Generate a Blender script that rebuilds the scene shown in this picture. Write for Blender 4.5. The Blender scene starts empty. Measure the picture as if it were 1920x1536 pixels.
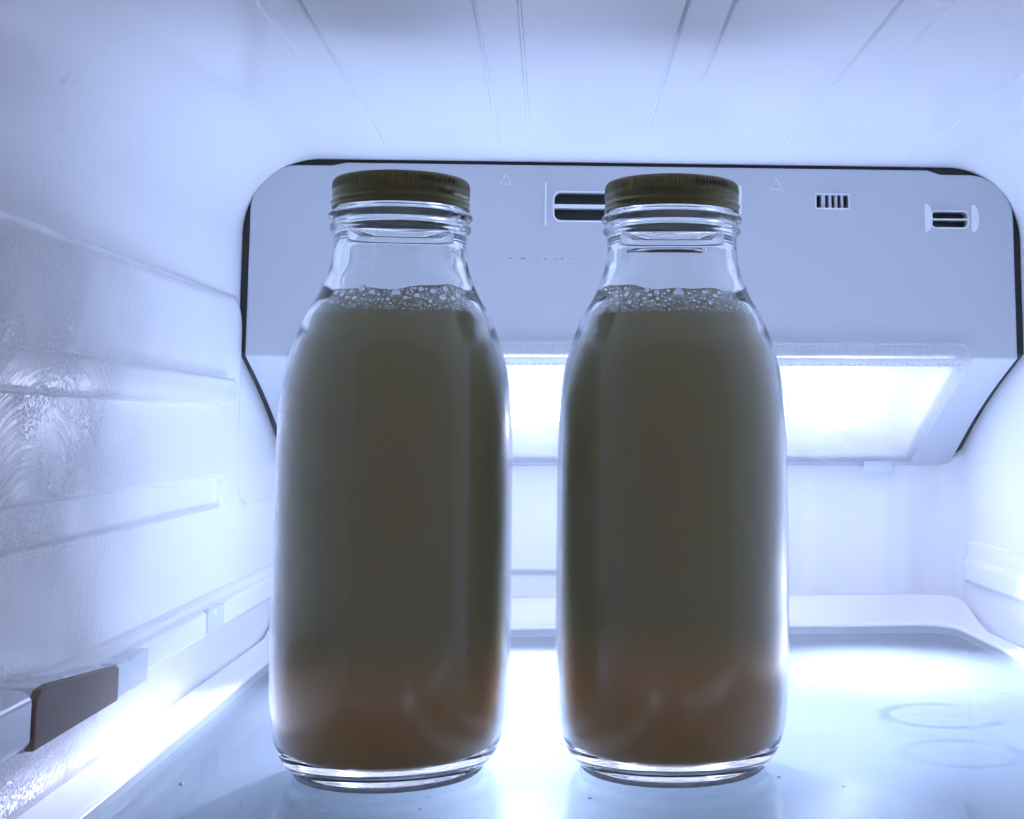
import bpy, bmesh, math, random
from mathutils import Vector
R = math.radians
S = bpy.context.scene
COL = S.collection

# ------------------------------------------------------------------ camera
cam_d = bpy.data.cameras.new('camera')
cam = bpy.data.objects.new('camera', cam_d); COL.objects.link(cam)
cam.location = (0, -.56, .134)
cam.rotation_euler = (R(97.0), 0, R(-4.17))
cam_d.sensor_fit = 'HORIZONTAL'; cam_d.sensor_width = 36
cam_d.lens = 36 * 2650 / 1920
cam_d.shift_x = -.1406; cam_d.shift_y = -.1495
cam_d.clip_start = .01; cam_d.clip_end = 50
S.camera = cam

# ------------------------------------------------------------------ world: the dim room in front of the open door
W = bpy.data.worlds.new('World'); S.world = W; W.use_nodes = True
bg = W.node_tree.nodes['Background']
bg.inputs[0].default_value = (.62, .58, .72, 1)
bg.inputs[1].default_value = .27

LED_POWER = 7.6
LED_COLOR = (.60, .65, 1.0)

S.view_settings.view_transform = 'Standard'
S.view_settings.look = 'None'
S.view_settings.exposure = .25
S.view_settings.gamma = 1
S.render.engine = 'CYCLES'
cy = S.cycles
cy.use_denoising = True
cy.max_bounces = 24; cy.diffuse_bounces = 10; cy.glossy_bounces = 8
cy.transmission_bounces = 20; cy.transparent_max_bounces = 24
cy.caustics_refractive = True; cy.caustics_reflective = True
cy.blur_glossy = .3
cy.sample_clamp_indirect = 9

# ------------------------------------------------------------------ helpers
def sstep(a, b, x):
    t = max(0., min(1., (x - a) / (b - a))); return t * t * (3 - 2 * t)

def link(name, me, m=None, parent=None, loc=(0, 0, 0), smooth=True):
    o = bpy.data.objects.new(name, me); COL.objects.link(o)
    if m and not me.materials:
        me.materials.append(m)
    if parent: o.parent = parent
    o.location = loc
    if smooth:
        for p in me.polygons: p.use_smooth = True
    return o

def pydata(name, v, f, m=None, parent=None, loc=(0, 0, 0), smooth=True):
    me = bpy.data.meshes.new(name); me.from_pydata(v, [], f); me.update()
    bm = bmesh.new(); bm.from_mesh(me)
    bmesh.ops.recalc_face_normals(bm, faces=bm.faces[:]); bm.to_mesh(me); bm.free()
    return link(name, me, m, parent, loc, smooth)

def empty(name, loc, label, cat, group=None):
    o = bpy.data.objects.new(name, None); COL.objects.link(o)
    o.location = loc; o.empty_display_size = .02
    o['label'] = label; o['category'] = cat
    if group: o['group'] = group
    return o

def sharp(o, ang=35):
    me = o.data
    bm = bmesh.new(); bm.from_mesh(me)
    for e in bm.edges:
        if len(e.link_faces) == 2 and e.calc_face_angle(0) > R(ang): e.smooth = False
    bm.to_mesh(me); bm.free()

def apply_mods(o):
    dg = bpy.context.evaluated_depsgraph_get()
    me = bpy.data.meshes.new_from_object(o.evaluated_get(dg))
    old = o.data; o.modifiers.clear(); o.data = me; bpy.data.meshes.remove(old)

def bevel(o, w, seg=3, ang=30):
    md = o.modifiers.new('bevel', 'BEVEL'); md.width = w; md.segments = seg
    md.limit_method = 'ANGLE'; md.angle_limit = R(ang); md.harden_normals = False
    apply_mods(o)

def box(name, x0, x1, y0, y1, z0, z1, m, parent=None, bev=0, seg=2):
    v = [(x, y, z) for x in (x0, x1) for y in (y0, y1) for z in (z0, z1)]
    f = [(0, 1, 3, 2), (4, 6, 7, 5), (0, 4, 5, 1), (2, 3, 7, 6), (0, 2, 6, 4), (1, 5, 7, 3)]
    o = pydata(name, v, f, m, parent, smooth=False)
    if bev: bevel(o, bev, seg)
    return o

def prism_y(name, pts, y0, y1, m, parent=None, bev=0, smooth=False):
    """outline in X,Z swept in Y"""
    n = len(pts)
    v = [(x, y0, z) for x, z in pts] + [(x, y1, z) for x, z in pts]
    f = [tuple(range(n)), tuple(range(2 * n - 1, n - 1, -1))]
    f += [(i, (i + 1) % n, n + (i + 1) % n, n + i) for i in range(n)]
    o = pydata(name, v, f, m, parent, smooth=smooth)
    if bev: bevel(o, bev, 2)
    return o

def grid(name, rows, m, parent=None, close=False, smooth=True):
    nr, nc = len(rows), len(rows[0])
    v = [p for r in rows for p in r]; f = []
    for i in range(nr - 1):
        for j in range(nc if close else nc - 1):
            k = (j + 1) % nc
            f.append((i * nc + j, i * nc + k, (i + 1) * nc + k, (i + 1) * nc + j))
    return pydata(name, v, f, m, parent, smooth=smooth)

def rrect(x0, x1, z0, z1, r, n=8):
    P = []
    for cx, cz, a in ((x1 - r, z1 - r, 0), (x0 + r, z1 - r, 90), (x0 + r, z0 + r, 180), (x1 - r, z0 + r, 270)):
        for i in range(n + 1):
            t = R(a + 90 * i / n); P.append((cx + r * math.cos(t), cz + r * math.sin(t)))
    return P

# ------------------------------------------------------------------ materials
def mat(name):
    m = bpy.data.materials.new(name); m.use_nodes = True
    nt = m.node_tree
    return m, nt, nt.nodes['Principled BSDF']

def N(nt, t, **kw):
    n = nt.nodes.new(t)
    for k, v in kw.items(): setattr(n, k, v)
    return n

def noise_bump(nt, b, scale, strength, dist=.001, detail=3):
    tc = N(nt, 'ShaderNodeTexCoord'); nz = N(nt, 'ShaderNodeTexNoise')
    nz.inputs['Scale'].default_value = scale; nz.inputs['Detail'].default_value = detail
    nt.links.new(tc.outputs['Object'], nz.inputs['Vector'])
    bp = N(nt, 'ShaderNodeBump'); bp.inputs['Strength'].default_value = strength
    bp.inputs['Distance'].default_value = dist
    nt.links.new(nz.outputs[0], bp.inputs['Height']); nt.links.new(bp.outputs[0], b.inputs['Normal'])
    return tc, nz, bp

def plastic(name, col, rough, scale=900, st=.04):
    m, nt, b = mat(name)
    b.inputs['Base Color'].default_value = (*col, 1); b.inputs['Roughness'].default_value = rough
    tc, nz, bp = noise_bump(nt, b, scale, st, .0004)
    n2 = N(nt, 'ShaderNodeTexNoise'); n2.inputs['Scale'].default_value = 14; n2.inputs['Detail'].default_value = 6
    nt.links.new(tc.outputs['Object'], n2.inputs['Vector'])
    mr = N(nt, 'ShaderNodeMapRange'); mr.inputs['To Min'].default_value = rough - .08; mr.inputs['To Max'].default_value = rough + .1
    nt.links.new(n2.outputs[0], mr.inputs[0]); nt.links.new(mr.outputs[0], b.inputs['Roughness'])
    return m

def liner_material():
    """white moulded plastic: wiped smears, condensation beads on the left wall near the door"""
    m, nt, b = mat('liner_plastic')
    L = nt.links.new
    b.inputs['Base Color'].default_value = (.92, .92, .925, 1)
    tc = N(nt, 'ShaderNodeTexCoord')
    sp = N(nt, 'ShaderNodeSeparateXYZ'); L(tc.outputs['Object'], sp.inputs[0])
    def math_(op, a, bb=None, c=None):
        n = N(nt, 'ShaderNodeMath', operation=op)
        for i, v in enumerate((a, bb, c)):
            if v is None: continue
            if isinstance(v, (int, float)): n.inputs[i].default_value = v
            else: L(v, n.inputs[i])
        return n.outputs[0]
    def rng(v, a, c, lo=0., hi=1.):
        n = N(nt, 'ShaderNodeMapRange', interpolation_type='SMOOTHSTEP')
        n.inputs[1].default_value = a; n.inputs[2].default_value = c
        n.inputs[3].default_value = lo; n.inputs[4].default_value = hi
        L(v, n.inputs[0]); return n.outputs[0]
    left = rng(sp.outputs['X'], -.170, -.178)
    # beads thin out towards the back and come in patches
    pn = N(nt, 'ShaderNodeTexNoise'); pn.inputs['Scale'].default_value = 22; pn.inputs['Detail'].default_value = 3
    L(tc.outputs['Object'], pn.inputs['Vector'])
    patch = math_('MULTIPLY', rng(pn.outputs[0], .42, .62), rng(sp.outputs['Y'], .17, .0))
    low = rng(sp.outputs['Z'], .215, .205)
    mask = math_('MULTIPLY', math_('MULTIPLY', patch, left), low)
    vo = N(nt, 'ShaderNodeTexVoronoi'); vo.inputs['Scale'].default_value = 800
    L(tc.outputs['Object'], vo.inputs['Vector'])
    beads = math_('MULTIPLY', rng(vo.outputs['Distance'], .55, .15), mask)
    # wiping arcs: rings about a point low on the wall
    dy = math_('SUBTRACT', sp.outputs['Y'], -.045); dz = math_('SUBTRACT', sp.outputs['Z'], .075)
    rad = math_('SQRT', math_('ADD', math_('MULTIPLY', dy, dy), math_('MULTIPLY', dz, dz)))
    wn = N(nt, 'ShaderNodeTexNoise', noise_dimensions='1D'); wn.inputs['Scale'].default_value = 520; wn.inputs['Detail'].default_value = 2
    L(rad, wn.inputs['W'])
    an = N(nt, 'ShaderNodeTexNoise'); an.inputs['Scale'].default_value = 40
    L(tc.outputs['Object'], an.inputs['Vector'])
    arcs = math_('MULTIPLY', math_('MULTIPLY', rng(wn.outputs[0], .4, .7), rng(an.outputs[0], .42, .65)),
                 math_('MULTIPLY', math_('MULTIPLY', rng(rad, .13, .07), rng(rad, .012, .04)), left))
    fine = N(nt, 'ShaderNodeTexNoise'); fine.inputs['Scale'].default_value = 700; fine.inputs['Detail'].default_value = 2
    L(tc.outputs['Object'], fine.inputs['Vector'])
    h = math_('ADD', math_('MULTIPLY', beads, 1.25), math_('MULTIPLY', arcs, .45))
    h = math_('ADD', h, math_('MULTIPLY', fine.outputs[0], .10))
    bp = N(nt, 'ShaderNodeBump'); bp.inputs['Strength'].default_value = .5; bp.inputs['Distance'].default_value = .0011
    L(h, bp.inputs['Height']); L(bp.outputs[0], b.inputs['Normal'])
    sm = N(nt, 'ShaderNodeTexNoise'); sm.inputs['Scale'].default_value = 9; sm.inputs['Detail'].default_value = 4; sm.inputs['Distortion'].default_value = .3
    L(tc.outputs['Object'], sm.inputs['Vector'])
    L(rng(sm.outputs[0], .2, .85, .17, .25), b.inputs['Roughness'])
    # faint grime: sparse smudges, most of them on the ceiling near the door
    gn = N(nt, 'ShaderNodeTexNoise'); gn.inputs['Scale'].default_value = 30; gn.inputs['Detail'].default_value = 6; gn.inputs['Roughness'].default_value = .7
    gm = N(nt, 'ShaderNodeMapping'); gm.inputs['Scale'].default_value = (.5, 1.6, 1.2); L(tc.outputs['Object'], gm.inputs['Vector']); L(gm.outputs[0], gn.inputs['Vector'])
    gk_ = math_('MULTIPLY', rng(gn.outputs[0], .58, .78), rng(sp.outputs['Y'], .12, -.02, .15, 1.))
    gc = N(nt, 'ShaderNodeMix', data_type='RGBA'); L(math_('MULTIPLY', gk_, .35), gc.inputs[0])
    gc.inputs[6].default_value = (.92, .92, .925, 1); gc.inputs[7].default_value = (.5, .49, .5, 1)
    L(gc.outputs[2], b.inputs['Base Color'])
    return m

M = {}
M['liner'] = liner_material()
M['housing'] = plastic('housing_plastic', (.60, .62, .65), .42, 1400, .06)
M['rail'] = plastic('rail_plastic', (.90, .90, .91), .3)
M['under'] = plastic('drawer_lid_plastic', (.46, .50, .54), .4)
M['clip'] = plastic('clip_plastic', (.70, .75, .82), .25)
M['dark'] = plastic('opening_shade', (.035, .033, .032), .6)  # near-black colour that paints in the shade of the gap and vent openings
M['insert'] = plastic('brown_grey_insert', (.24, .185, .15), .6, 500, .2)

def shelf_glass_material():
    m, nt, b = mat('shelf_glass'); L = nt.links.new
    tc = N(nt, 'ShaderNodeTexCoord')
    sp = N(nt, 'ShaderNodeSeparateXYZ'); L(tc.outputs['Object'], sp.inputs[0])
    b.inputs['Roughness'].default_value = .1
    b.inputs['IOR'].default_value = 1.52
    def ring(cx, cy, r, w):
        vx = N(nt, 'ShaderNodeVectorMath', operation='DISTANCE'); L(tc.outputs['Object'], vx.inputs[0]); vx.inputs[1].default_value = (cx, cy, 0)
        s = N(nt, 'ShaderNodeMath', operation='SUBTRACT'); L(vx.outputs['Value'], s.inputs[0]); s.inputs[1].default_value = r
        a = N(nt, 'ShaderNodeMath', operation='ABSOLUTE'); L(s.outputs[0], a.inputs[0])
        q = N(nt, 'ShaderNodeMapRange', interpolation_type='SMOOTHSTEP'); L(a.outputs[0], q.inputs[0])
        q.inputs[1].default_value = w; q.inputs[2].default_value = w * .25; q.inputs[3].default_value = 0; q.inputs[4].default_value = 1
        return q.outputs[0]
    nz = N(nt, 'ShaderNodeTexNoise'); nz.inputs['Scale'].default_value = 20; nz.inputs['Detail'].default_value = 3
    L(tc.outputs['Object'], nz.inputs['Vector'])
    brk = N(nt, 'ShaderNodeMapRange', interpolation_type='SMOOTHSTEP'); L(nz.outputs[0], brk.inputs[0])
    brk.inputs[1].default_value = .36; brk.inputs[2].default_value = .6
    mx = N(nt, 'ShaderNodeMath', operation='MAXIMUM'); L(ring(.1850, .1180, .0275, .0050), mx.inputs[0]); L(ring(.172, .040, .0245, .0045), mx.inputs[1])
    mu = N(nt, 'ShaderNodeMath', operation='MULTIPLY'); L(mx.outputs[0], mu.inputs[0]); L(brk.outputs[0], mu.inputs[1])
    mc = N(nt, 'ShaderNodeMix', data_type='RGBA')
    mc.inputs[6].default_value = (.20, .24, .26, 1); mc.inputs[7].default_value = (.05, .07, .10, 1)
    sc = N(nt, 'ShaderNodeMath', operation='MULTIPLY'); L(mu.outputs[0], sc.inputs[0]); sc.inputs[1].default_value = .75
    L(sc.outputs[0], mc.inputs[0]); L(mc.outputs[2], b.inputs['Base Color'])
    n2 = N(nt, 'ShaderNodeTexNoise'); n2.inputs['Scale'].default_value = 12; n2.inputs['Detail'].default_value = 3; n2.inputs['Distortion'].default_value = .3
    L(tc.outputs['Object'], n2.inputs['Vector'])
    mr = N(nt, 'ShaderNodeMapRange'); L(n2.outputs[0], mr.inputs[0]); mr.inputs[1].default_value = .35; mr.inputs[2].default_value = .7
    mr.inputs[3].default_value = .04; mr.inputs[4].default_value = .09
    b.inputs['Specular IOR Level'].default_value = .25
    L(mr.outputs[0], b.inputs['Roughness'])
    tp = N(nt, 'ShaderNodeBsdfTransparent'); tp.inputs[0].default_value = (.89, .94, .95, 1)
    mx2 = N(nt, 'ShaderNodeMixShader'); mx2.inputs[0].default_value = .5
    L(b.outputs[0], mx2.inputs[1]); L(tp.outputs[0], mx2.inputs[2])
    L(mx2.outputs[0], nt.nodes['Material Output'].inputs[0])
    return m
M['shelf'] = shelf_glass_material()

def glass(name, col=(1, 1, 1), ior=1.5, rough=0.):
    m, nt, b = mat(name)
    b.inputs['Base Color'].default_value = (*col, 1); b.inputs['Roughness'].default_value = rough
    b.inputs['Transmission Weight'].default_value = 1; b.inputs['IOR'].default_value = ior
    return m
M['glass'] = glass('bottle_glass', (.985, .995, .99))
_nt = M['glass'].node_tree
_tc, _nz, _bp = noise_bump(_nt, _nt.nodes['Principled BSDF'], 60, .12, .0006, 2)
# fine mist of condensation on the body, clear at the neck and the heel
_sp = N(_nt, 'ShaderNodeSeparateXYZ'); _nt.links.new(_tc.outputs['Object'], _sp.inputs[0])
def _ss(src, a, b, lo, hi):
    n = N(_nt, 'ShaderNodeMapRange', interpolation_type='SMOOTHSTEP')
    for i, v in enumerate((a, b, lo, hi)): n.inputs[1 + i].default_value = v
    _nt.links.new(src, n.inputs[0]); return n.outputs[0]
_n2 = N(_nt, 'ShaderNodeTexNoise'); _n2.inputs['Scale'].default_value = 35; _n2.inputs['Detail'].default_value = 4
_nt.links.new(_tc.outputs['Object'], _n2.inputs['Vector'])
_m1 = N(_nt, 'ShaderNodeMath', operation='MULTIPLY'); _nt.links.new(_ss(_sp.outputs['Z'], .186, .160, 0, 1), _m1.inputs[0]); _nt.links.new(_ss(_sp.outputs['Z'], .009, .02, 0, 1), _m1.inputs[1])
_m2 = N(_nt, 'ShaderNodeMath', operation='MULTIPLY'); _nt.links.new(_m1.outputs[0], _m2.inputs[0]); _nt.links.new(_ss(_n2.outputs[0], .3, .7, .11, .175), _m2.inputs[1])
_nt.links.new(_m2.outputs[0], _nt.nodes['Principled BSDF'].inputs['Roughness'])

def liquid_material(name, split):
    m, nt, b = mat(name); L = nt.links.new
    tc = N(nt, 'ShaderNodeTexCoord'); sp = N(nt, 'ShaderNodeSeparateXYZ'); L(tc.outputs['Object'], sp.inputs[0])
    nz = N(nt, 'ShaderNodeTexNoise'); nz.inputs['Scale'].default_value = 22; nz.inputs['Detail'].default_value = 3
    L(tc.outputs['Object'], nz.inputs['Vector'])
    a = N(nt, 'ShaderNodeMath', operation='MULTIPLY_ADD'); L(nz.outputs[0], a.inputs[0]); a.inputs[1].default_value = .012; L(sp.outputs['Z'], a.inputs[2])
    rp = N(nt, 'ShaderNodeMapRange', interpolation_type='SMOOTHSTEP'); L(a.outputs[0], rp.inputs[0])
    rp.inputs[1].default_value = split - .008; rp.inputs[2].default_value = split + .020
    mc = N(nt, 'ShaderNodeMix', data_type='RGBA'); L(rp.outputs[0], mc.inputs[0])
    mc.inputs[6].default_value = (.64, .45, .245, 1)      # settled grounds
    mc.inputs[7].default_value = (.42, .405, .25, 1)      # milky part
    L(mc.outputs[2], b.inputs['Base Color'])
    b.inputs['Subsurface Weight'].default_value = 1
    b.inputs['Subsurface Radius'].default_value = (1, .95, .6)
    b.inputs['Subsurface Scale'].default_value = .040
    b.inputs['Subsurface Anisotropy'].default_value = .8
    b.inputs['Roughness'].default_value = .4
    b.inputs['Specular IOR Level'].default_value = .1
    return m
M['liquid_a'] = liquid_material('milky_liquid_a', .045)
M['liquid_b'] = liquid_material('milky_liquid_b', .050)

def foam_material():
    m, nt, b = mat('foam_film'); L = nt.links.new
    b.inputs['Base Color'].default_value = (.50, .47, .29, 1); b.inputs['Roughness'].default_value = .35
    tr = N(nt, 'ShaderNodeBsdfTranslucent'); tr.inputs[0].default_value = (.5, .48, .32, 1)
    mx = N(nt, 'ShaderNodeMixShader'); mx.inputs[0].default_value = .3
    L(b.outputs[0], mx.inputs[1]); L(tr.outputs[0], mx.inputs[2])
    L(mx.outputs[0], nt.nodes['Material Output'].inputs[0])
    return m
M['foam'] = foam_material()

def bubble_material():
    m, nt, b = mat('bubble_film'); L = nt.links.new
    tr = N(nt, 'ShaderNodeBsdfTransparent'); tr.inputs[0].default_value = (.93, .95, .96, 1)
    gl = N(nt, 'ShaderNodeBsdfGlossy'); gl.inputs['Roughness'].default_value = .05
    lw = N(nt, 'ShaderNodeLayerWeight'); lw.inputs[0].default_value = .35
    tl = N(nt, 'ShaderNodeBsdfTranslucent'); tl.inputs[0].default_value = (.7, .72, .7, 1)
    m1 = N(nt, 'ShaderNodeMixShader'); m1.inputs[0].default_value = .12
    L(tr.outputs[0], m1.inputs[1]); L(tl.outputs[0], m1.inputs[2])
    mx = N(nt, 'ShaderNodeMixShader'); L(lw.outputs['Fresnel'], mx.inputs[0]); L(m1.outputs[0], mx.inputs[1]); L(gl.outputs[0], mx.inputs[2])
    L(mx.outputs[0], nt.nodes['Material Output'].inputs[0])
    return m
M['bubble'] = bubble_material()

def gold(name, col, rough):
    m, nt, b = mat(name)
    b.inputs['Base Color'].default_value = (*col, 1); b.inputs['Metallic'].default_value = 1; b.inputs['Roughness'].default_value = rough
    noise_bump(nt, b, 260, .25, .0003, 4)
    return m
M['cap'] = gold('gold_lacquered_tin', (.14, .13, .065), .30)
M['print'] = plastic('dark_print', (.045, .04, .022), .5)
M['seal'] = plastic('cap_seal', (.10, .10, .09), .5)

def cover_material():
    m, nt, b = mat('frosted_cover'); L = nt.links.new
    nt.nodes.remove(b)
    tc = N(nt, 'ShaderNodeTexCoord')
    mp = N(nt, 'ShaderNodeMapping'); mp.inputs['Rotation'].default_value = (0, 0, R(38)); L(tc.outputs['Object'], mp.inputs['Vector'])
    wv = N(nt, 'ShaderNodeTexWave', bands_direction='X'); wv.inputs['Scale'].default_value = 105; L(mp.outputs[0], wv.inputs['Vector'])
    bp = N(nt, 'ShaderNodeBump'); bp.inputs['Strength'].default_value = .35; bp.inputs['Distance'].default_value = .0006; L(wv.outputs[0], bp.inputs['Height'])
    tr = N(nt, 'ShaderNodeBsdfTranslucent'); tr.inputs[0].default_value = (.92, .92, .92, 1); L(bp.outputs[0], tr.inputs['Normal'])
    df = N(nt, 'ShaderNodeBsdfDiffuse'); df.inputs[0].default_value = (.87, .87, .87, 1); L(bp.outputs[0], df.inputs['Normal'])
    gl = N(nt, 'ShaderNodeBsdfGlossy'); gl.inputs['Roughness'].default_value = .25
    m1 = N(nt, 'ShaderNodeMixShader'); m1.inputs[0].default_value = .65; L(df.outputs[0], m1.inputs[1]); L(tr.outputs[0], m1.inputs[2])
    m2 = N(nt, 'ShaderNodeMixShader'); m2.inputs[0].default_value = .04; L(m1.outputs[0], m2.inputs[1]); L(gl.outputs[0], m2.inputs[2])
    tp = N(nt, 'ShaderNodeBsdfTransparent'); tp.inputs[0].default_value = (.96, .96, .96, 1)
    m3 = N(nt, 'ShaderNodeMixShader'); m3.inputs[0].default_value = .40; L(m2.outputs[0], m3.inputs[1]); L(tp.outputs[0], m3.inputs[2])
    L(m3.outputs[0], nt.nodes['Material Output'].inputs[0])
    return m
M['cover'] = cover_material()
def clear_material():
    m, nt, b = mat('cover_inner_face'); nt.nodes.remove(b)
    tr = N(nt, 'ShaderNodeBsdfTransparent'); tr.inputs[0].default_value = (.98, .98, .98, 1)
    nt.links.new(tr.outputs[0], nt.nodes['Material Output'].inputs[0]); return m
M['clear'] = clear_material()

# ================================================================== refrigerator
YB, YF = .44, -.17            # back wall, front rim
ZC, ZF = .2945, -.035          # ceiling, floor under the shelf
def XL(y): return -.1835 - .017 * max(0, (.28 - y) / .38)
def XR(y): return .2860 + .006 * max(0, (.28 - y) / .38)
RF = .045
fr = empty('refrigerator', (.05, .13, ZF), 'white moulded refrigerator interior with ribbed left wall around the two bottles', 'refrigerator')
FO = Vector(fr.location)
def in_fridge(o):
    o.parent = fr; o.location = o.location - FO; return o

GRO = [(-.0965, .250, .0038, .0010), (-.0310, .245, .0038, .0010), (-.0140, .20, .0038, .0010), (.0500, .24, .0038, .0010),
       (.0675, .10, .003, .0009), (.1300, .272, .0034, .0009), (.2110, .272, .0036, .0009)]
RID = [(-.1115, .06, .0014), (.1475, .045, .0014), (.232, .25, .0010)]
def ceil_h(x, y):
    h = 0.
    for gx, ye, d, w in GRO:
        k = max(0., min(1., (ye - y) / (ye + .06)))
        h += d * k * (1 - sstep(w * .45, w, abs(x - gx)))
    for gx, ye, d in RID:
        k = max(0., min(1., (ye - y) / (ye + .06)))
        h -= d * k * (1 - sstep(0, .0018, abs(x - gx)))
    return h

def sd_box(py, pz, y0, y1, z0, z1, r):
    cy_, cz_ = (y0 + y1) / 2, (z0 + z1) / 2
    qy, qz = abs(py - cy_) - (y1 - y0) / 2 + r, abs(pz - cz_) - (z1 - z0) / 2 + r
    return math.hypot(max(qy, 0), max(qz, 0)) + min(max(qy, qz), 0) - r

def left_x(y, z):
    xw = XL(y)
    xp = -.1815
    dA = sd_box(y, z, -1, .288, -1, .2105, .022); dB = z - .091
    k = .03; hh = max(k - abs(dA - dB), 0) / k
    d = min(dA, dB) - hh * hh * k / 4
    w = .008
    t = 0. if d >= 0 else (1. if d <= -w else math.sqrt(1 - (1 + d / w) ** 2))
    x = xw + max(0, xp - xw) * t
    g = sd_box(y, z, -1, .246, .0925, .1085, .006)
    x -= .0034 * (1 - sstep(-.0014, .0005, g))
    return x

ys = [YF + (.418 - YF) * i / 228 for i in range(229)]
zs = [ZF + (ZC - RF - ZF) * i / 300 for i in range(301)]
rows = [[(left_x(y, z), y, z) for z in zs] for y in ys]
liner_parts = []
lw = grid('left_wall', rows, M['liner']); in_fridge(lw)
# ceiling with both corner fillets and the right wall, swept in depth
xs = set()
for i in range(101): xs.add(round(-.14 + i * .0038, 5))
for gx, *_ in GRO:
    for d in (-.0013, -.001, -.0007, -.0004, 0, .0004, .0007, .001, .0013): xs.add(round(gx + d, 5))
for gx, *_ in RID:
    for d in (-.002, -.0013, -.0006, 0, .0006, .0013, .002): xs.add(round(gx + d, 5))
xs = sorted(x for x in xs if -.138 <= x <= .2405)
rows = []
for y in [YF + (YB - YF) * i / 122 for i in range(123)]:
    xl, xr = XL(y), XR(y); row = []
    for i in range(25):
        a = R(180 - 90 * i / 24); row.append((xl + RF + RF * math.cos(a), y, ZC - RF + RF * math.sin(a)))
    for x in xs: row.append((x, y, ZC + ceil_h(x, y)))
    for i in range(25):
        a = R(90 - 90 * i / 24); row.append((xr - RF + RF * math.cos(a), y, ZC - RF + RF * math.sin(a)))
    rows.append(row)
in_fridge(grid('ceiling', rows, M['liner']))
rows = []
for y in [YF + (.418 - YF) * i / 60 for i in range(61)]:
    rows.append([(XR(y), y, ZC - RF - (ZC - RF - ZF) * i / 20) for i in range(21)])
in_fridge(grid('right_wall', rows, M['liner']))
# back wall with rounded vertical corners, a shallow ledge and two shallow vertical folds
path = []
for i in range(17):
    a = R(180 - 90 * i / 16); path.append((XL(.4) + .022 + .022 * math.cos(a), .418 + .022 * math.sin(a)))
for i in range(1, 120): path.append((-.1615 + i * (.264 + .1615) / 120, YB))
for i in range(17):
    a = R(90 - 90 * i / 16); path.append((XR(.4) - .022 + .022 * math.cos(a), .418 + .022 * math.sin(a)))
rows = []
zz = [ZF + (ZC - RF - ZF) * i / 154 for i in range(155)]
for x, y in path:
    r = []
    for z in zz:
        o_ = 0
        if -.16 < x < .262:
            o_ = .0035 * (1 - sstep(.0355, .0375, z)) * sstep(.125, .085, x) * sstep(-.16, -.15, x)
            o_ += .0012 * sstep(.1805, .1826, x) - .0006 * sstep(.198, .2005, x)
            o_ -= .0025 * sstep(.2395, .2435, x) * sstep(.262, .25, x)
        r.append((x, y + o_, z))
    rows.append(r)
in_fridge(grid('back_wall', rows, M['liner']))
in_fridge(box('floor', XL(YF), XR(YF), YF, YB, ZF - .004, ZF, M['under']))
# cabinet round the liner
o0, o1 = -.24, .34
v = []
for x0, x1, z0, z1, y in ((XL(YF), XR(YF), ZF - .004, ZC, YF), (o0, o1, -.11, .345, YF), (o0, o1, -.11, .345, .49)):
    v += [(x0, y, z0), (x1, y, z0), (x1, y, z1), (x0, y, z1)]
f = [(i, (i + 1) % 4, 4 + (i + 1) % 4, 4 + i) for i in range(4)] + [(4 + i, 4 + (i + 1) % 4, 8 + (i + 1) % 4, 8 + i) for i in range(4)] + [(8, 9, 10, 11)]
in_fridge(pydata('cabinet', v, f, M['rail'], smooth=False))

# proud rib on the left wall (upper shelf track), rounded back end
P = []
y0, y1, z0, z1, r = YF + .004, .246, .1462, .1622, .005
for cy_, cz_, a in ((y1 - r, z1 - r, 0), (y0 + r, z1 - r, 90), (y0 + r, z0 + r, 180), (y1 - r, z0 + r, 270)):
    for i in range(7):
        t = R(a + 15 * i); P.append((cy_ + r * math.cos(t), cz_ + r * math.sin(t)))
prof = [(-.1840, 0), (-.1780, 0), (-.1762, .0003), (-.1754, .0012), (-.1752, .0026)]
rows = [[(x, *( (p[0] - ins * (1 if p[0] > .1 else -1), p[1] + ins * (1 if p[1] < .154 else -1)) )) for p in P] for x, ins in prof]
rb = grid('wall_rib', rows, M['liner'], close=True)
bm = bmesh.new(); bm.from_mesh(rb.data); bm.verts.ensure_lookup_table()
n = len(P); bm.faces.new([bm.verts[4 * n + i] for i in range(n)]); bmesh.ops.recalc_face_normals(bm, faces=bm.faces[:]); bm.to_mesh(rb.data); bm.free()
for p in rb.data.polygons: p.use_smooth = True
sharp(rb, 50); in_fridge(rb)

# left shelf rail with its pieces
rail = empty('shelf_rail', (0, 0, 0), '', ''); del rail['label']; del rail['category']
in_fridge(rail)
def on_rail(o): o.parent = rail; return o
pts = [(-.186, .0300), (-.1745, .0300), (-.1735, .0312), (-.1735, .0415), (-.1745, .0428), (-.1775, .0436), (-.1782, .0462), (-.1795, .0476), (-.186, .0492)]
on_rail(prism_y('rail_bar', pts, -.145, .395, M['rail'], smooth=False, bev=.0005))
pts = [(-.186, .0315), (-.1695, .0315), (-.1680, .033), (-.1680, .0470), (-.1705, .0495), (-.186, .0515)]
on_rail(prism_y('end_block', pts, -.145, -.0716, M['clip'], bev=.0016))
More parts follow.
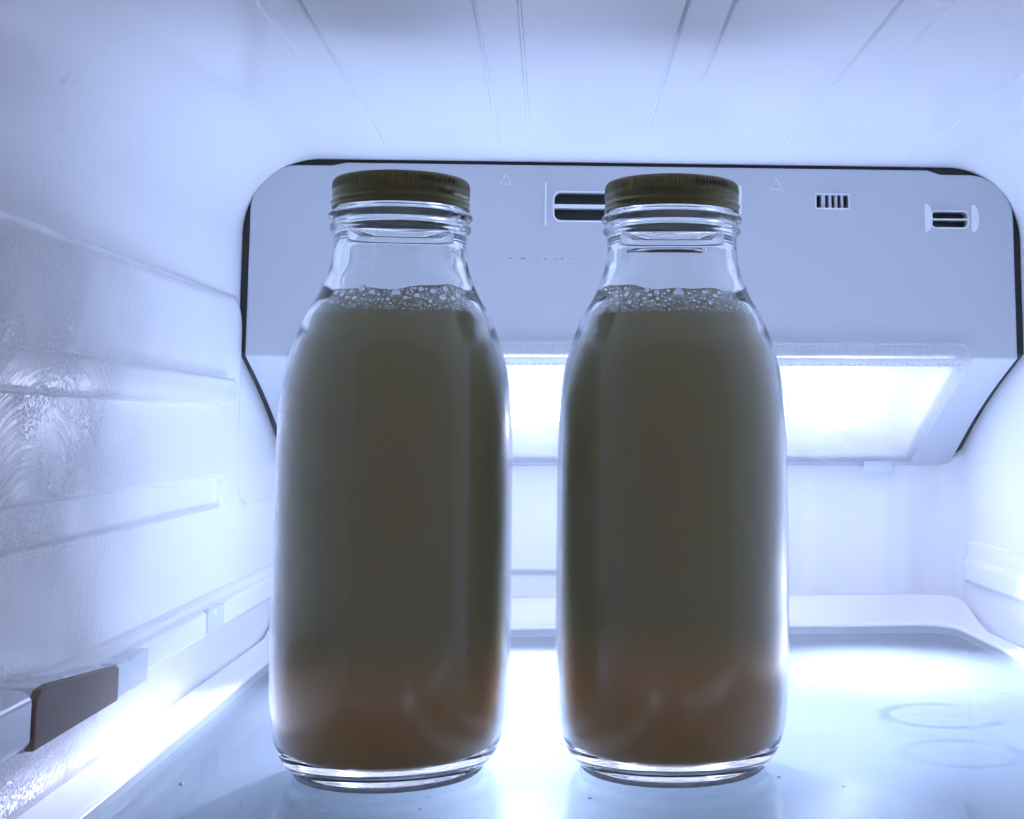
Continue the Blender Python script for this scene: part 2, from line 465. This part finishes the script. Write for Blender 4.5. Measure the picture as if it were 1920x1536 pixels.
# dark wedge insert: outline in Y,Z swept in X
yz = [(-.0708, .0300), (.0195, .0296), (.0195, .0424), (.012, .0436), (-.058, .0494), (-.066, .0490), (-.0700, .0462), (-.0708, .043)]
n = len(yz); v = [(-.1705, y, z) for y, z in yz] + [(-.1672, y, z) for y, z in yz]
f = [tuple(range(n)), tuple(range(2 * n - 1, n - 1, -1))] + [(i, (i + 1) % n, n + (i + 1) % n, n + i) for i in range(n)]
ins = pydata('dark_insert', v, f, M['insert'], smooth=False); bevel(ins, .0007, 2); on_rail(ins)
yy2 = [(y + (.0004 if y > 0 else .0), z + (.0004 if z > .04 else -.0006)) for y, z in yz]
v = [(-.186, y, z) for y, z in yy2] + [(-.1699, y, z) for y, z in yy2]
hold = pydata('insert_holder', v, f, M['clip'], smooth=False); bevel(hold, .0008, 2); on_rail(hold)
on_rail(box('clip', -.186, -.1683, .0203, .0640, .0296, .0431, M['clip'], bev=.001))
on_rail(box('clip', -.186, -.1724, .186, .2215, .0305, .0432, M['clip'], bev=.001))
# right shelf rail
rr = empty('shelf_rail', (0, 0, 0), '', ''); del rr['label']; del rr['category']
in_fridge(rr)
pts = [(.292, .0605), (.2852, .0590), (.2840, .0575), (.2840, .0480), (.2822, .0462), (.2812, .0445), (.2812, .0335), (.2824, .0312), (.292, .0290)]
o = prism_y('rail_bar', pts, -.145, .405, M['rail'], bev=.0008); o.parent = rr

# ================================================================== lamp housing
HX0, HX1, HY, HZ = -.1790, .2812, .28, .2922
hs = empty('lamp_housing', (.05, .36, .112), 'grey lamp and air vent housing on the back wall with lit frosted cover', 'lamp housing')
HO = Vector(hs.location)
def in_h(o, p=None):
    if p is None: o.parent = hs; o.location = o.location - HO
    else: o.parent = p
    return o
def zb(y):     # underside, slightly convex
    t = (y - HY) / (.43 - HY); t = max(0, min(1.05, t))
    return .1765 - .0645 * t - .007 * math.sin(math.pi * min(t, 1)) * -0.6
def outline(e=0., top=0.):
    """rounded shoulders, raised middle of the top edge; from bottom left round to bottom right"""
    x0, x1, rc = HX0 - e, HX1 + e, .027 + e
    zl, zt, zr = HZ - .0018 + e, HZ + e, HZ - .0026 + e
    P = []
    for i in range(13):
        a = R(180 - 90 * i / 12); P.append((x0 + rc + rc * math.cos(a), zl - rc + rc * math.sin(a)))
    for i in range(9): P.append((-.1335 + .011 * i / 8, zl + (zt - zl) * sstep(0, 1, i / 8)))
    for i in range(9): P.append((.2270 + .011 * i / 8, zt + (zr - zt) * sstep(0, 1, i / 8)))
    for i in range(13):
        a = R(90 - 90 * i / 12); P.append((x1 - rc + rc * math.cos(a), zr - rc + rc * math.sin(a)))
    return P
def shell(name, e, up, ylist, m):
    O = outline(e); n = len(O); v = []; f = []
    for y in ylist:
        v += [(x, y, z) for x, z in O] + [(O[-1][0], y, zb(y) + up), (O[0][0], y, zb(y) + up)]
    k = n + 2
    for s in range(len(ylist) - 1):
        for i in range(k): f.append((s * k + i, s * k + (i + 1) % k, (s + 1) * k + (i + 1) % k, (s + 1) * k + i))
    f += [tuple(range(k)), tuple(range(len(v) - 1, len(v) - k - 1, -1))]
    return pydata(name, v, f, m, smooth=False)
body = shell('housing_body', 0, 0, [HY + (.4385 - HY) * i / 12 for i in range(13)], M['housing'])
bevel(body, .0012, 3, 40)
cutters = []
def cut_prism(pts, y0, y1): cutters.append(prism_y('cutter', pts, y0, y1, None))
def slot(x0, x1, z0, z1, r, half=0):
    """half: 1 upper slot (round top corners), -1 lower slot"""
    P = rrect(x0, x1, z0, z1, r, 6)
    if half:
        Q = []
        for x, z in P:
            if (half > 0 and z < z0 + r + 1e-9) or (half < 0 and z > z1 - r - 1e-9):
                Q.append((x0 if x < (x0 + x1) / 2 else x1, z0 if half > 0 else z1))
            else: Q.append((x, z))
        P = [q for i, q in enumerate(Q) if q != Q[i - 1]]
    return P
slots = []
for x0, x1, za, zm0, zm1, zc, r in ((.0002, .1075, .2755, .2685, .2660, .2588, .004), (.2300, .2524, .2664, .2623, .2613, .2570, .0030)):
    slots.append(slot(x0, x1, zm0, za, r, 1)); slots.append(slot(x0, x1, zc, zm1, r, -1))
for i, (a, b_) in enumerate(((.1592, .1622), (.1645, .1666), (.1683, .1704), (.1720, .1742), (.1756, .1787))):
    slots.append(rrect(a, b_, .2682, .2760, .0003, 2))
for s in slots: cut_prism(s, HY - .01, HY + .009)
# lamp cavity behind the cover (in the frame of the sloping underside)
CY0, CZ0, CY1, CZ1 = .2775, .1738, .431, .1118
sl = Vector((0, CY1 - CY0, CZ1 - CZ0)); slen = sl.length; sl.normalize()
nd = Vector((0, -sl.z, sl.y)); nd = -nd if nd.z > 0 else nd      # faces the room, down and forward
def cp(u, w): return Vector((0, CY0, CZ0)) + sl * u - nd * w     # u along the cover, w behind it
cav = [cp(.014, -.02), cp(slen - .010, -.02), cp(slen - .010, .034), cp(.014, .034)]
v = [(x, p.y, p.z) for x in (-.146, .246) for p in cav]
f = [(0, 1, 2, 3), (7, 6, 5, 4)] + [(i, (i + 1) % 4, 4 + (i + 1) % 4, 4 + i) for i in range(4)]
cutters.append(pydata('cutter', v, f, None, smooth=False))
cutters.append(box('cutter', -.146, .246, .2700, .296, .1768, .1788, None))
for c in cutters:
    md = body.modifiers.new('cut', 'BOOLEAN'); md.operation = 'DIFFERENCE'; md.object = c; md.solver = 'EXACT'
apply_mods(body)
for c in cutters: bpy.data.objects.remove(c)
body.data.materials.clear(); body.data.materials.append(M['housing'])
body.data.materials.append(M['rail'])
for p in body.data.polygons:
    p.use_smooth = False
    q = p.center
    if -.1465 < q.x < .2465 and .2802 < q.y < .428 and (q.z - cp(0, 0).z) > (q.y - CY0) * sl.z / sl.y + .0045 and q.z < .26 and q.z < cp(0, .0345).z + .002 + (q.y - CY0) * sl.z / sl.y + .01: p.material_index = 1
in_h(body)
gy = [.2832, .30, .33, .36, .39, .42, .4375]
rows = []
for y in gy:
    A, B = outline(.0065), outline(-.003)
    A = [(A[0][0], zb(y) + .0045)] + A + [(A[-1][0], zb(y) + .0045)]
    B = [(B[0][0], zb(y) + .0045)] + B + [(B[-1][0], zb(y) + .0045)]
    rows.append([(x, y, z) for x, z in A + B[::-1]])
gk = grid('gap_shade_band', rows, M['dark'], close=True, smooth=False)  # added dark band round the housing: shade of the open gap put into colour
n = len(rows[0]) // 2
bm = bmesh.new(); bm.from_mesh(gk.data); bm.verts.ensure_lookup_table()
for base_ in (0, (len(gy) - 1) * 2 * n):
    for i in range(n - 1):
        bm.faces.new([bm.verts[base_ + q] for q in (i, i + 1, 2 * n - 2 - i, 2 * n - 1 - i)])
bmesh.ops.recalc_face_normals(bm, faces=bm.faces[:]); bm.to_mesh(gk.data); bm.free()
in_h(gk)
for s in slots:
    d = .0008
    o = prism_y('slot_shade_plate', [(x * 1, z) for x, z in s], HY + .0058, HY + .0086, M['dark']); in_h(o)  # dark plate inside each slot, painting in the shade of the hollow behind
# raised rims round the openings
def rim(x0, x1, z0, z1, r, w, y1=.0007):
    A, B = rrect(x0, x1, z0, z1, r), rrect(x0 - w, x1 + w, z0 - w, z1 + w, r + w)
    n = len(A)
    rows = [[(x, HY + .001, z) for x, z in A], [(x, HY - y1, z) for x, z in A], [(x, HY - y1, z) for x, z in B], [(x, HY + .001, z) for x, z in B]]
    return in_h(grid('vent_rim', rows, M['rail'], close=True, smooth=False))
rim(.0000, .1077, .2586, .2757, .0042, .0009); rim(.2298, .2526, .2568, .2666, .0032, .0008); rim(.1590, .1789, .2680, .2762, .0005, .0007)
in_h(box('vent_bar', .0002, .1075, HY - .0008, HY + .004, .2662, .2683, M['rail']))
in_h(box('vent_bar', .2300, .2524, HY - .0008, HY + .004, .2614, .2622, M['rail']))
# guards: two thin upright fins by the wide slot, two half-moon ears by the small one
in_h(box('vent_fin', -.0057, -.0045, HY - .004, HY + .001, .2547, .2812, M['rail'], bev=.0004))
in_h(box('vent_fin', .1113, .1130, HY - .004, HY + .001, .2640, .2808, M['rail'], bev=.0004))
for x in (.2258, .2547):
    P = [(x, .2537)] + [(x + .0042 * math.sin(R(a)) ** .8, .2622 - .0085 * math.cos(R(a))) for a in range(12, 180, 12)] + [(x, .2707)]
    in_h(prism_y('vent_ear', P, HY - .0035, HY + .001, M['rail'], bev=.0005))
# two embossed triangle marks
for x, z in ((-.0290, .2832), (.1346, .2822)):
    s = .0036; T = [(x - s, z - s * .85), (x + s, z - s * .85), (x, z + s * 1.05)]
    cxx, czz = x, z - s * .2
    rows = [[(cxx + (a - cxx) * k, HY + .0005 - yy, czz + (b_ - czz) * k) for a, b_ in T] for k, yy in ((1, 0), (1, .0009), (.84, .0009), (.84, 0))]
    in_h(grid('triangle_mark', rows, M['rail'], close=True, smooth=False))
# row of tiny dark specks
sv, sf = [], []
random.seed(5)
for k in range(9):
    x = -.0262 + .0427 * k / 8 + random.uniform(-.002, .002); z = .2354 + random.uniform(-.0002, .0002); q = random.uniform(.0003, .0007)
    b0 = len(sv); sv += [(x - q, HY - .0003, z - .0003), (x + q, HY - .0003, z - .0003), (x + q, HY - .0003, z + .0003), (x - q, HY - .0003, z + .0003)]
    sv += [(a, HY + .0003, c) for a, _, c in sv[b0:b0 + 4]]
    sf += [tuple(b0 + i for i in range(4))] + [(b0 + i, b0 + (i + 1) % 4, b0 + 4 + (i + 1) % 4, b0 + 4 + i) for i in range(4)]
o = pydata('speck_row', sv, sf, M['insert'], smooth=False); o['kind'] = 'stuff'; in_h(o)

# frosted cover: upright lip, then the sloping sheet; outer face frosted, inner face clear
CX0, CX1 = -.1530, .2520
sec = [(.2765, .1856), (.2760, .1846), (.2760, .1758)] + [(cp(u, 0).y, cp(u, 0).z) for u in (.001, .004, slen * .25, slen * .5, slen * .75, slen)]
def cover_rows(off):
    rows = []
    for k, (y, z) in enumerate(sec):
        # shoulders of the lip are rounded
        dz = max(0, z - .1785); rr_ = .0072
        e = rr_ - math.sqrt(max(0, rr_ ** 2 - min(rr_, dz) ** 2))
        xx = [CX0 + e] + [CX0 + .01 + (CX1 - CX0 - .02) * i / 40 for i in range(41)] + [CX1 - e]
        rows.append([(x, y, z) for x in xx])
    return rows
rows = cover_rows(0); nc = len(rows[0]); nr = len(rows)
v = [p for r in rows for p in r]; nv = len(v)
th = .0016
for k, r in enumerate(rows):
    for x, y, z in r:
        if k < 3: v.append((x, y + th, z - (0 if k else .0)))
        else: v.append((x, y - nd.y * th, z - nd.z * th))
f = [(i * nc + j, i * nc + j + 1, (i + 1) * nc + j + 1, (i + 1) * nc + j) for i in range(nr - 1) for j in range(nc - 1)]
nf = len(f)
f += [tuple(nv + q for q in reversed(t)) for t in f[:nf]]
ed = [j for j in range(nc)] + [i * nc + nc - 1 for i in range(1, nr)] + [(nr - 1) * nc + j for j in range(nc - 2, -1, -1)] + [i * nc for i in range(nr - 2, 0, -1)]
f += [(ed[i], ed[(i + 1) % len(ed)], nv + ed[(i + 1) % len(ed)], nv + ed[i]) for i in range(len(ed))]
me = bpy.data.meshes.new('lamp_cover'); me.from_pydata(v, [], f); me.update()
me.materials.append(M['cover']); me.materials.append(M['clear'])
for i, p in enumerate(me.polygons): p.material_index = 1 if nf <= i < 2 * nf else 0
cov = link('lamp_cover', me, smooth=False); in_h(cov)
pt = cp(slen, 0)
tabp = rrect(.2187, .2384, .1045, .1135, .002, 5)
tab = prism_y('cover_tab', tabp, pt.y - .0012, pt.y + .0006, M['clip']); in_h(tab, cov)
# row of small prisms moulded along the bend of the cover
pv, pf = [], []
for k in range(100):
    x = CX0 + .006 + k * .0040; b0 = len(pv); p = cp(.002, 0)
    if x > CX1 - .006: break
    pv += [(x - .0011, p.y - .0001, p.z + .0012), (x + .0011, p.y - .0001, p.z + .0012), (x + .0011, p.y, p.z - .0010), (x - .0011, p.y, p.z - .0010), (x, p.y - .0011, p.z - .0004)]
    pf += [(b0, b0 + 1, b0 + 4), (b0 + 1, b0 + 2, b0 + 4), (b0 + 2, b0 + 3, b0 + 4), (b0 + 3, b0, b0 + 4)]
o = pydata('prism_row', pv, pf, M['cover'], smooth=False); o['kind'] = 'stuff'; in_h(o, cov)
# the LEDs in their cavity
for x, pw in ((.1842, .60), (-.0160, 1.25)):
    ld = bpy.data.lights.new('led', 'AREA'); ld.shape = 'DISK'; ld.size = .030; ld.spread = R(68); ld.energy = LED_POWER * pw; ld.color = LED_COLOR
    lo = bpy.data.objects.new('led', ld); COL.objects.link(lo)
    p = cp(slen * .53, .024); lo.location = Vector((x, p.y, p.z)) - HO; lo.parent = hs
    lo.rotation_euler = (nd + Vector((0, -.42, .10))).to_track_quat('-Z', 'Y').to_euler()

# ================================================================== glass shelf
sh = empty('glass_shelf', (.05, .15, 0), 'pale glass shelf in a white plastic frame with water rings at the right', 'shelf')
SO = Vector(sh.location)
def in_s(o): o.parent = sh; o.location = o.location - SO; return o
GX0, GX1, GY0, GY1 = -.1630, .2750, -.125, .421
inner = rrect(GX0, GX1, GY0, GY1, .024, 10)
pn = prism_y('glass_pane', inner, 0, 1, M['shelf'])
for vtx in pn.data.vertices:
    x, t, y = vtx.co; vtx.co = (x, y, 0 if t < .5 else -.0045)
bm = bmesh.new(); bm.from_mesh(pn.data); bmesh.ops.recalc_face_normals(bm, faces=bm.faces[:]); bm.to_mesh(pn.data); bm.free()
in_s(pn)
outer = rrect(-.1800, .2838, -.145, .4365, .030, 10)
# shared corner counts, straight runs subdivided so the lip can change height
def dens(P):
    Q = []
    for i in range(len(P)):
        a, b_ = P[i], P[(i + 1) % len(P)]
        k = 1 if i % 11 < 10 else 24
        for j in range(k): Q.append((a[0] + (b_[0] - a[0]) * j / k, a[1] + (b_[1] - a[1]) * j / k))
    return Q
IN, OUT = dens(inner), dens(outer)
prof = [(-.02, -.007), (-.02, .0004), (.0, .0012), (.10, .0016), (.22, .0019), (.30, None), (.85, None), (.97, None), (1.0, None), (1.0, -.009)]
rows = []
for k, (t, z) in enumerate(prof):
    r = []
    for (ax, ay), (bx, by) in zip(IN, OUT):
        lip = .0036 + .0160 * sstep(.36, .432, by) 
        if z is None: zz_ = {5: .0016 + .02 * (lip - .0016), 6: .0016 + .93 * (lip - .0016), 7: lip, 8: lip - .0012}[k]
        else: zz_ = z
        r.append((ax + (bx - ax) * t, ay + (by - ay) * t, zz_))
    rows.append(r)
rows.append(rows[0])
rnd = random.Random(11); v, f = [], []
for _ in range(26):
    x, y, q = rnd.uniform(-.14, .25), rnd.uniform(-.04, .2), rnd.uniform(.00018, .0005); b0 = len(v); L_ = rnd.uniform(1, 3.5); a = rnd.uniform(0, 3.1)
    for sx, sy, sz in ((-L_, -1, .0002), (L_, -1, .0002), (L_, 1, .0002), (-L_, 1, .0002), (0, 0, q + .0003)):
        v.append((x + q * (sx * math.cos(a) - sy * math.sin(a)), y + q * (sx * math.sin(a) + sy * math.cos(a)), sz))
    f += [(b0, b0 + 1, b0 + 4), (b0 + 1, b0 + 2, b0 + 4), (b0 + 2, b0 + 3, b0 + 4), (b0 + 3, b0, b0 + 4), (b0 + 3, b0 + 2, b0 + 1, b0)]
o = pydata('specks', v, f, M['insert'], smooth=False); o['kind'] = 'stuff'; in_s(o)
fm = grid('frame', rows, M['rail'], close=True); sharp(fm, 40); in_s(fm)

# ================================================================== bottles
# outer wall of the bottle: (z, r) in millimetres
PROF = [(2.5, 30.5), (2.1, 32.5), (1.95, 34.5), (2.15, 36.2), (2.9, 37.8), (4.7, 39.8), (8, 42.3), (12.5, 44.1), (20, 45.7), (29, 46.6), (40, 47.1), (50, 47.35), (70, 47.35),
        (92, 47.3), (115, 47.25), (135, 47.0), (147, 46.2), (157, 44.9), (163, 43.6), (168.2, 42.1), (174, 40.1), (179.3, 37.9), (183.8, 35.5),
        (188, 33.1), (192.7, 30.9), (197, 29.2), (201.3, 28.1), (206, 27.4), (210, 27.15), (213, 27.2), (214.3, 27.6), (215.3, 28.6), (216.3, 28.95), (217.4, 28.6), (218.3, 28.0),
        (219.2, 28.0), (220.2, 28.9), (221.4, 29.6), (222.6, 28.9), (223.4, 27.6), (224.4, 26.6), (226, 26.2), (233, 26.2), (234.2, 25.6)]
INN = [(234.2, 23.8), (226, 22.6), (214, 22.5), (209, 23.2), (201.3, 24.2), (192.7, 27.2), (188, 29.7), (183.8, 32.6), (179.3, 35.2), (174, 37.5), (168.2, 40.0), (157, 42.9),
       (147, 44.6), (135, 45.6), (115, 45.9), (92, 45.95), (60, 45.95), (40, 45.7), (29, 45.1), (20, 44.1), (13, 42.6), (9.4, 40.4), (7.2, 37.6), (6.3, 34), (6.1, 28), (6.5, 18), (6.8, 8)]
def catmull(P, n):
    Q = []
    for i in range(len(P) - 1):
        p0, p1, p2, p3 = P[max(i - 1, 0)], P[i], P[i + 1], P[min(i + 2, len(P) - 1)]
        for j in range(n):
            t = j / n
            Q.append(tuple(.5 * (2 * b + (c - a) * t + (2 * a - 5 * b + 4 * c - d) * t * t + (3 * b - a - 3 * c + d) * t ** 3) for a, b, c, d in zip(p0, p1, p2, p3)))
    Q.append(P[-1]); return Q
def r_at(P, z):
    for (za, ra), (zb_, rb_) in zip(P, P[1:]):
        if min(za, zb_) <= z <= max(za, zb_): return ra + (rb_ - ra) * ((z - za) / (zb_ - za) if zb_ != za else 0)
    return P[-1][1]
def lathe(name, prof, seg, cap0=False, cap1=False, mod=None):
    rows = []
    for k, (z, r) in enumerate(prof):
        row = []
        for j in range(seg):
            a = 2 * math.pi * j / seg
            q = r + (mod(k, z, a, j) if mod else 0)
            row.append((q * math.cos(a) / 1000, q * math.sin(a) / 1000, z / 1000))
        rows.append(row)
    v = [p for r in rows for p in r]; f = []
    for i in range(len(rows) - 1):
        for j in range(seg):
            k = (j + 1) % seg; f.append((i * seg + j, i * seg + k, (i + 1) * seg + k, (i + 1) * seg + j))
    for on, base, z in ((cap0, 0, prof[0][0]), (cap1, (len(rows) - 1) * seg, prof[-1][0])):
        if on:
            c = len(v); v.append((0, 0, z / 1000)); f += [(base + j, base + (j + 1) % seg, c) for j in range(seg)]
    me = bpy.data.meshes.new(name); me.from_pydata(v, [], f); me.update()
    bm = bmesh.new(); bm.from_mesh(me); bmesh.ops.recalc_face_normals(bm, faces=bm.faces[:]); bm.to_mesh(me); bm.free()
    return me
random.seed(2)
gp = catmull(PROF, 4)
base = [(3.2, 6), (3.1, 18), (2.8, 27)]
ip = catmull(INN, 3)
allp = base + gp + [(234.9, 24.8)] + ip
def stipple(k, z, a, j):          # knurled foot ring
    return 0
glass_me = lathe('glass_body', allp, 320, True, True, stipple)
for p in glass_me.polygons: p.use_smooth = True
LT = 179.6
lp = [(z, r - .12) for z, r in ip if z < LT - 2]; lp = [(LT - .3, r_at(INN, LT) - 2.5), (LT + .3, r_at(INN, LT) - .25), (LT - .8, r_at(INN, LT - .8) - .15)] + lp
lp = [(z if r > 38 or z > 50 else z + .12, r) for z, r in lp]
liq_me = lathe('liquid', lp, 160, True, True)
for p in liq_me.polygons: p.use_smooth = True
# cap: rolled skirt, thread bead, knurled shoulder, flat top with a raised edge
CP = [(224.5, 27.3), (224.1, 27.8), (224.3, 28.3), (224.9, 28.35), (225.4, 28.0), (226.0, 28.15), (226.6, 28.5), (227.2, 28.5), (227.8, 27.9), (228.3, 27.6), (228.8, 27.8), (229.2, 28.12),
      (230.2, 28.2), (231.4, 28.2), (232.2, 28.2), (233.2, 28.2), (234.4, 28.15), (235.4, 27.9), (236.3, 27.4), (236.8, 26.7), (236.9, 25.8), (236.3, 25.0), (236.2, 12)]
def knurl(k, z, a, j):
    if 232.0 < z < 235.6: return -.36 if j % 4 in (0, 1) else .06
    # thread start: the bead swells and pinches round the skirt
    if 225.2 < z < 229: return .22 * math.sin(3 * a + (z - 227) * .6)
    return 0
cap_me = lathe('screw_cap', CP, 472, False, True, knurl)
bm = bmesh.new(); bm.from_mesh(cap_me)
bm.to_mesh(cap_me); bm.free()
for p in cap_me.polygons: p.use_smooth = True
seal_me = lathe('cap_seal', [(224.7, 27.4), (226, 27.3), (235.2, 27.3), (235.4, 20)], 96, False, True)

def lettering(text, size, ang, z, r, parent, depth=.00018, sx=1.):
    c = bpy.data.curves.new('lettering', 'FONT'); c.body = text; c.size = size; c.extrude = depth; c.align_x = 'CENTER'; c.align_y = 'CENTER'
    t = bpy.data.objects.new('lettering_src', c); COL.objects.link(t)
    dg = bpy.context.evaluated_depsgraph_get(); dg.update()
    me = bpy.data.meshes.new_from_object(t.evaluated_get(dg)); bpy.data.objects.remove(t)
    bm = bmesh.new(); bm.from_mesh(me)
    bmesh.ops.triangulate(bm, faces=bm.faces[:]); bm.to_mesh(me); bm.free()
    for vtx in me.vertices:
        x, y, d = vtx.co; a = R(-90 + ang) + x * sx / r; q = r + d
        vtx.co = (q * math.cos(a), q * math.sin(a), z + y)
    me.materials.clear()
    return link('lettering', me, M['print'], parent, smooth=False)

foot_me = lathe('foot_ring', [(2.6, 31.5), (1.0, 31.6), (.1, 33), (.1, 35.4), (.8, 36.5), (1.7, 37.0), (2.4, 37.2), (2.7, 36.6)], 320,
                mod=lambda k, z, a, j: (.32 * (1 if (j // 2) % 2 else -1) * random.uniform(.4, 1)) if k in (5, 6) else 0)
def foot_material():
    m, nt, b = mat('stippled_foot_glass'); L = nt.links.new
    b.inputs['Base Color'].default_value = (.86, .90, .92, 1); b.inputs['Roughness'].default_value = .35
    b.inputs['Transmission Weight'].default_value = .45
    tl = N(nt, 'ShaderNodeBsdfTranslucent'); tl.inputs[0].default_value = (.9, .93, .95, 1)
    mx = N(nt, 'ShaderNodeMixShader'); mx.inputs[0].default_value = .5
    L(b.outputs[0], mx.inputs[1]); L(tl.outputs[0], mx.inputs[2]); L(mx.outputs[0], nt.nodes['Material Output'].inputs[0])
    return m
M['foot'] = foot_material()

def foam(seed, big, parent, toff):
    rnd = random.Random(seed)
    Rr = 31.0; C = 2 * math.pi * Rr
    circ = []; cell = {}
    def fits(x, z, r):
        for i in range(int((x - r - 3) // 3), int((x + r + 3) // 3) + 1):
            for (cx, cz, cr) in cell.get(i % int(C // 3 + 1), ()):
                dx = abs(x - cx); dx = min(dx, C - dx)
                if dx * dx + (z - cz) ** 2 < (r + cr + .13) ** 2: return False
        return True
    def add(x, z, r):
        x %= C; circ.append((x, z, r)); cell.setdefault(int(x // 3) % int(C // 3 + 1), []).append((x, z, r))
    front = C * .75                       # the side that faces the door
    for a, z, r in big: add(front + R(a) * Rr, z, r)
    def ztop(x):
        a = 2 * math.pi * x / C
        return 189.3 + toff + 1.1 * math.sin(2 * a + seed) + .7 * math.sin(5 * a + 2 * seed) + .35 * math.sin(11 * a + seed)
    for n_, r0, r1, zlo, zhi in ((50, 1.2, 1.75, 184.5, 189.0), (240, .7, 1.15, 183.2, 190.0), (900, .4, .68, 181.0, 190.6), (6000, .17, .34, 178.2, 190.8)):
        for _ in range(n_):
            x, r = rnd.uniform(0, C), rnd.uniform(r0, r1); z = rnd.uniform(zlo, zhi)
            if z + r < ztop(x) - .15 and fits(x, z, r): add(x, z, r)
    nx, z0, z1, nz = 900, 177.4, 192.6, 70
    v, f = [], []
    ki = int(C // 3 + 1)
    for i in range(nx):
        x = C * i / nx; a = 2 * math.pi * i / nx; zt = ztop(x)
        for k in range(nz + 1):
            z = min(z0 + (z1 - z0) * k / nz, zt)
            q = r_at(INN, z) - .06
            v.append((q * math.cos(a) / 1000, q * math.sin(a) / 1000, z / 1000))
    for i in range(nx):
        xm = C * (i + .5) / nx; zt = ztop(xm)
        b = int(xm // 3)
        zlow = 178.6 + .5 * math.sin(i * .11 + seed) + .3 * math.sin(i * .37 + 2 * seed)
        near = [c for d in (-1, 0, 1) for c in cell.get((b + d) % ki, ())]
        for k in range(nz):
            zm = z0 + (z1 - z0) * (k + .5) / nz
            if zm > zt: break
            if zm < zlow + rnd.uniform(-.5, .5): continue
            hole = False
            for cx, cz, cr in near:
                dx = abs(xm - cx); dx = min(dx, C - dx)
                if dx * dx + (zm - cz) ** 2 < cr * cr: hole = True; break
            if not hole:
                j = (i + 1) % nx
                f.append((i * (nz + 1) + k, j * (nz + 1) + k, j * (nz + 1) + k + 1, i * (nz + 1) + k + 1))
    o = pydata('foam', v, f, M['foam'], parent)
    o['kind'] = 'stuff'
    # bubble skins in the larger gaps
    bv, bf = [], []
    for cx, cz, cr in circ:
        if cr < .4: continue
        a0 = cx / Rr; q = r_at(INN, cz) - .12
        b0 = len(bv); ns, nl = 10, 3
        for l in range(nl):
            t = R(90 * l / nl); rr_ = cr * math.cos(t) * 1.02; dep = cr * .55 * math.sin(t)
            for s in range(ns):
                ph = 2 * math.pi * s / ns; a = a0 + rr_ * math.cos(ph) / q; z = cz + rr_ * math.sin(ph)
                qq = r_at(INN, z) - .14 - dep
                bv.append((qq * math.cos(a) / 1000, qq * math.sin(a) / 1000, z / 1000))
        bv.append(((q - cr * .55) * math.cos(a0) / 1000, (q - cr * .55) * math.sin(a0) / 1000, cz / 1000))
        for l in range(nl - 1):
            for s in range(ns): bf.append((b0 + l * ns + s, b0 + l * ns + (s + 1) % ns, b0 + (l + 1) * ns + (s + 1) % ns, b0 + (l + 1) * ns + s))
        for s in range(ns): bf.append((b0 + (nl - 1) * ns + s, b0 + (nl - 1) * ns + (s + 1) % ns, b0 + nl * ns))
    ob = pydata('bubbles', bv, bf, M['bubble'], parent); ob['kind'] = 'stuff'

def bottle(x, y, label, lm, seed, big, toff, texts, rot):
    b = empty('milk_bottle', (x, y, 0), label, 'bottle', 'glass bottles on the shelf')
    g = link('glass_body', glass_me, M['glass'], b); g.rotation_euler.z = rot * 2
    link('foot_ring', foot_me, M['foot'], b)
    lq = bpy.data.objects.new('liquid', liq_me); COL.objects.link(lq); lq.parent = b
    if not liq_me.materials: liq_me.materials.append(lm)
    lq.material_slots[0].link = 'OBJECT'; lq.material_slots[0].material = lm
    c = link('screw_cap', cap_me, M['cap'], b); c.rotation_euler.z = rot
    s = link('cap_seal', seal_me, M['seal'], c)
    for t in texts:
        l = lettering(*t, c); l.rotation_euler.z = -rot
    foam(seed, big, b, toff)
    return b
bottle(-.0633, .026, 'glass bottle of brown liquid whose gold cap is lettered \u00f8 56 mm, beside the left wall', M['liquid_a'], 3,
       [(4, 186.0, 2.2), (-22, 188.2, 1.7), (-38, 186.4, 1.6), (22, 188.0, 1.3), (-58, 187.5, 1.7)], -.2,
       [('\u00f8 56 mm', .0031, 33, .2303, .02812), ('8181 4 4 8 1 :', .0032, 40, .2338, .02830)], .35)
bottle(.0494, .026, 'glass bottle of brown liquid whose gold cap is lettered MADE IN ITALY, before the vent', M['liquid_b'], 7,
       [(0, 187.0, 2.5), (-16, 187.2, 1.4), (-30, 186.6, 1.4), (-24, 188.6, 1.2), (20, 187.6, 1.3), (28, 186.2, 1.3), (-62, 186.2, 1.9)], .7,
       [('MADE IN ITALY', .0027, -15, .2304, .02812), ('8 81 84 4 8 1 :', .0031, 34, .2338, .02830)], -.5)
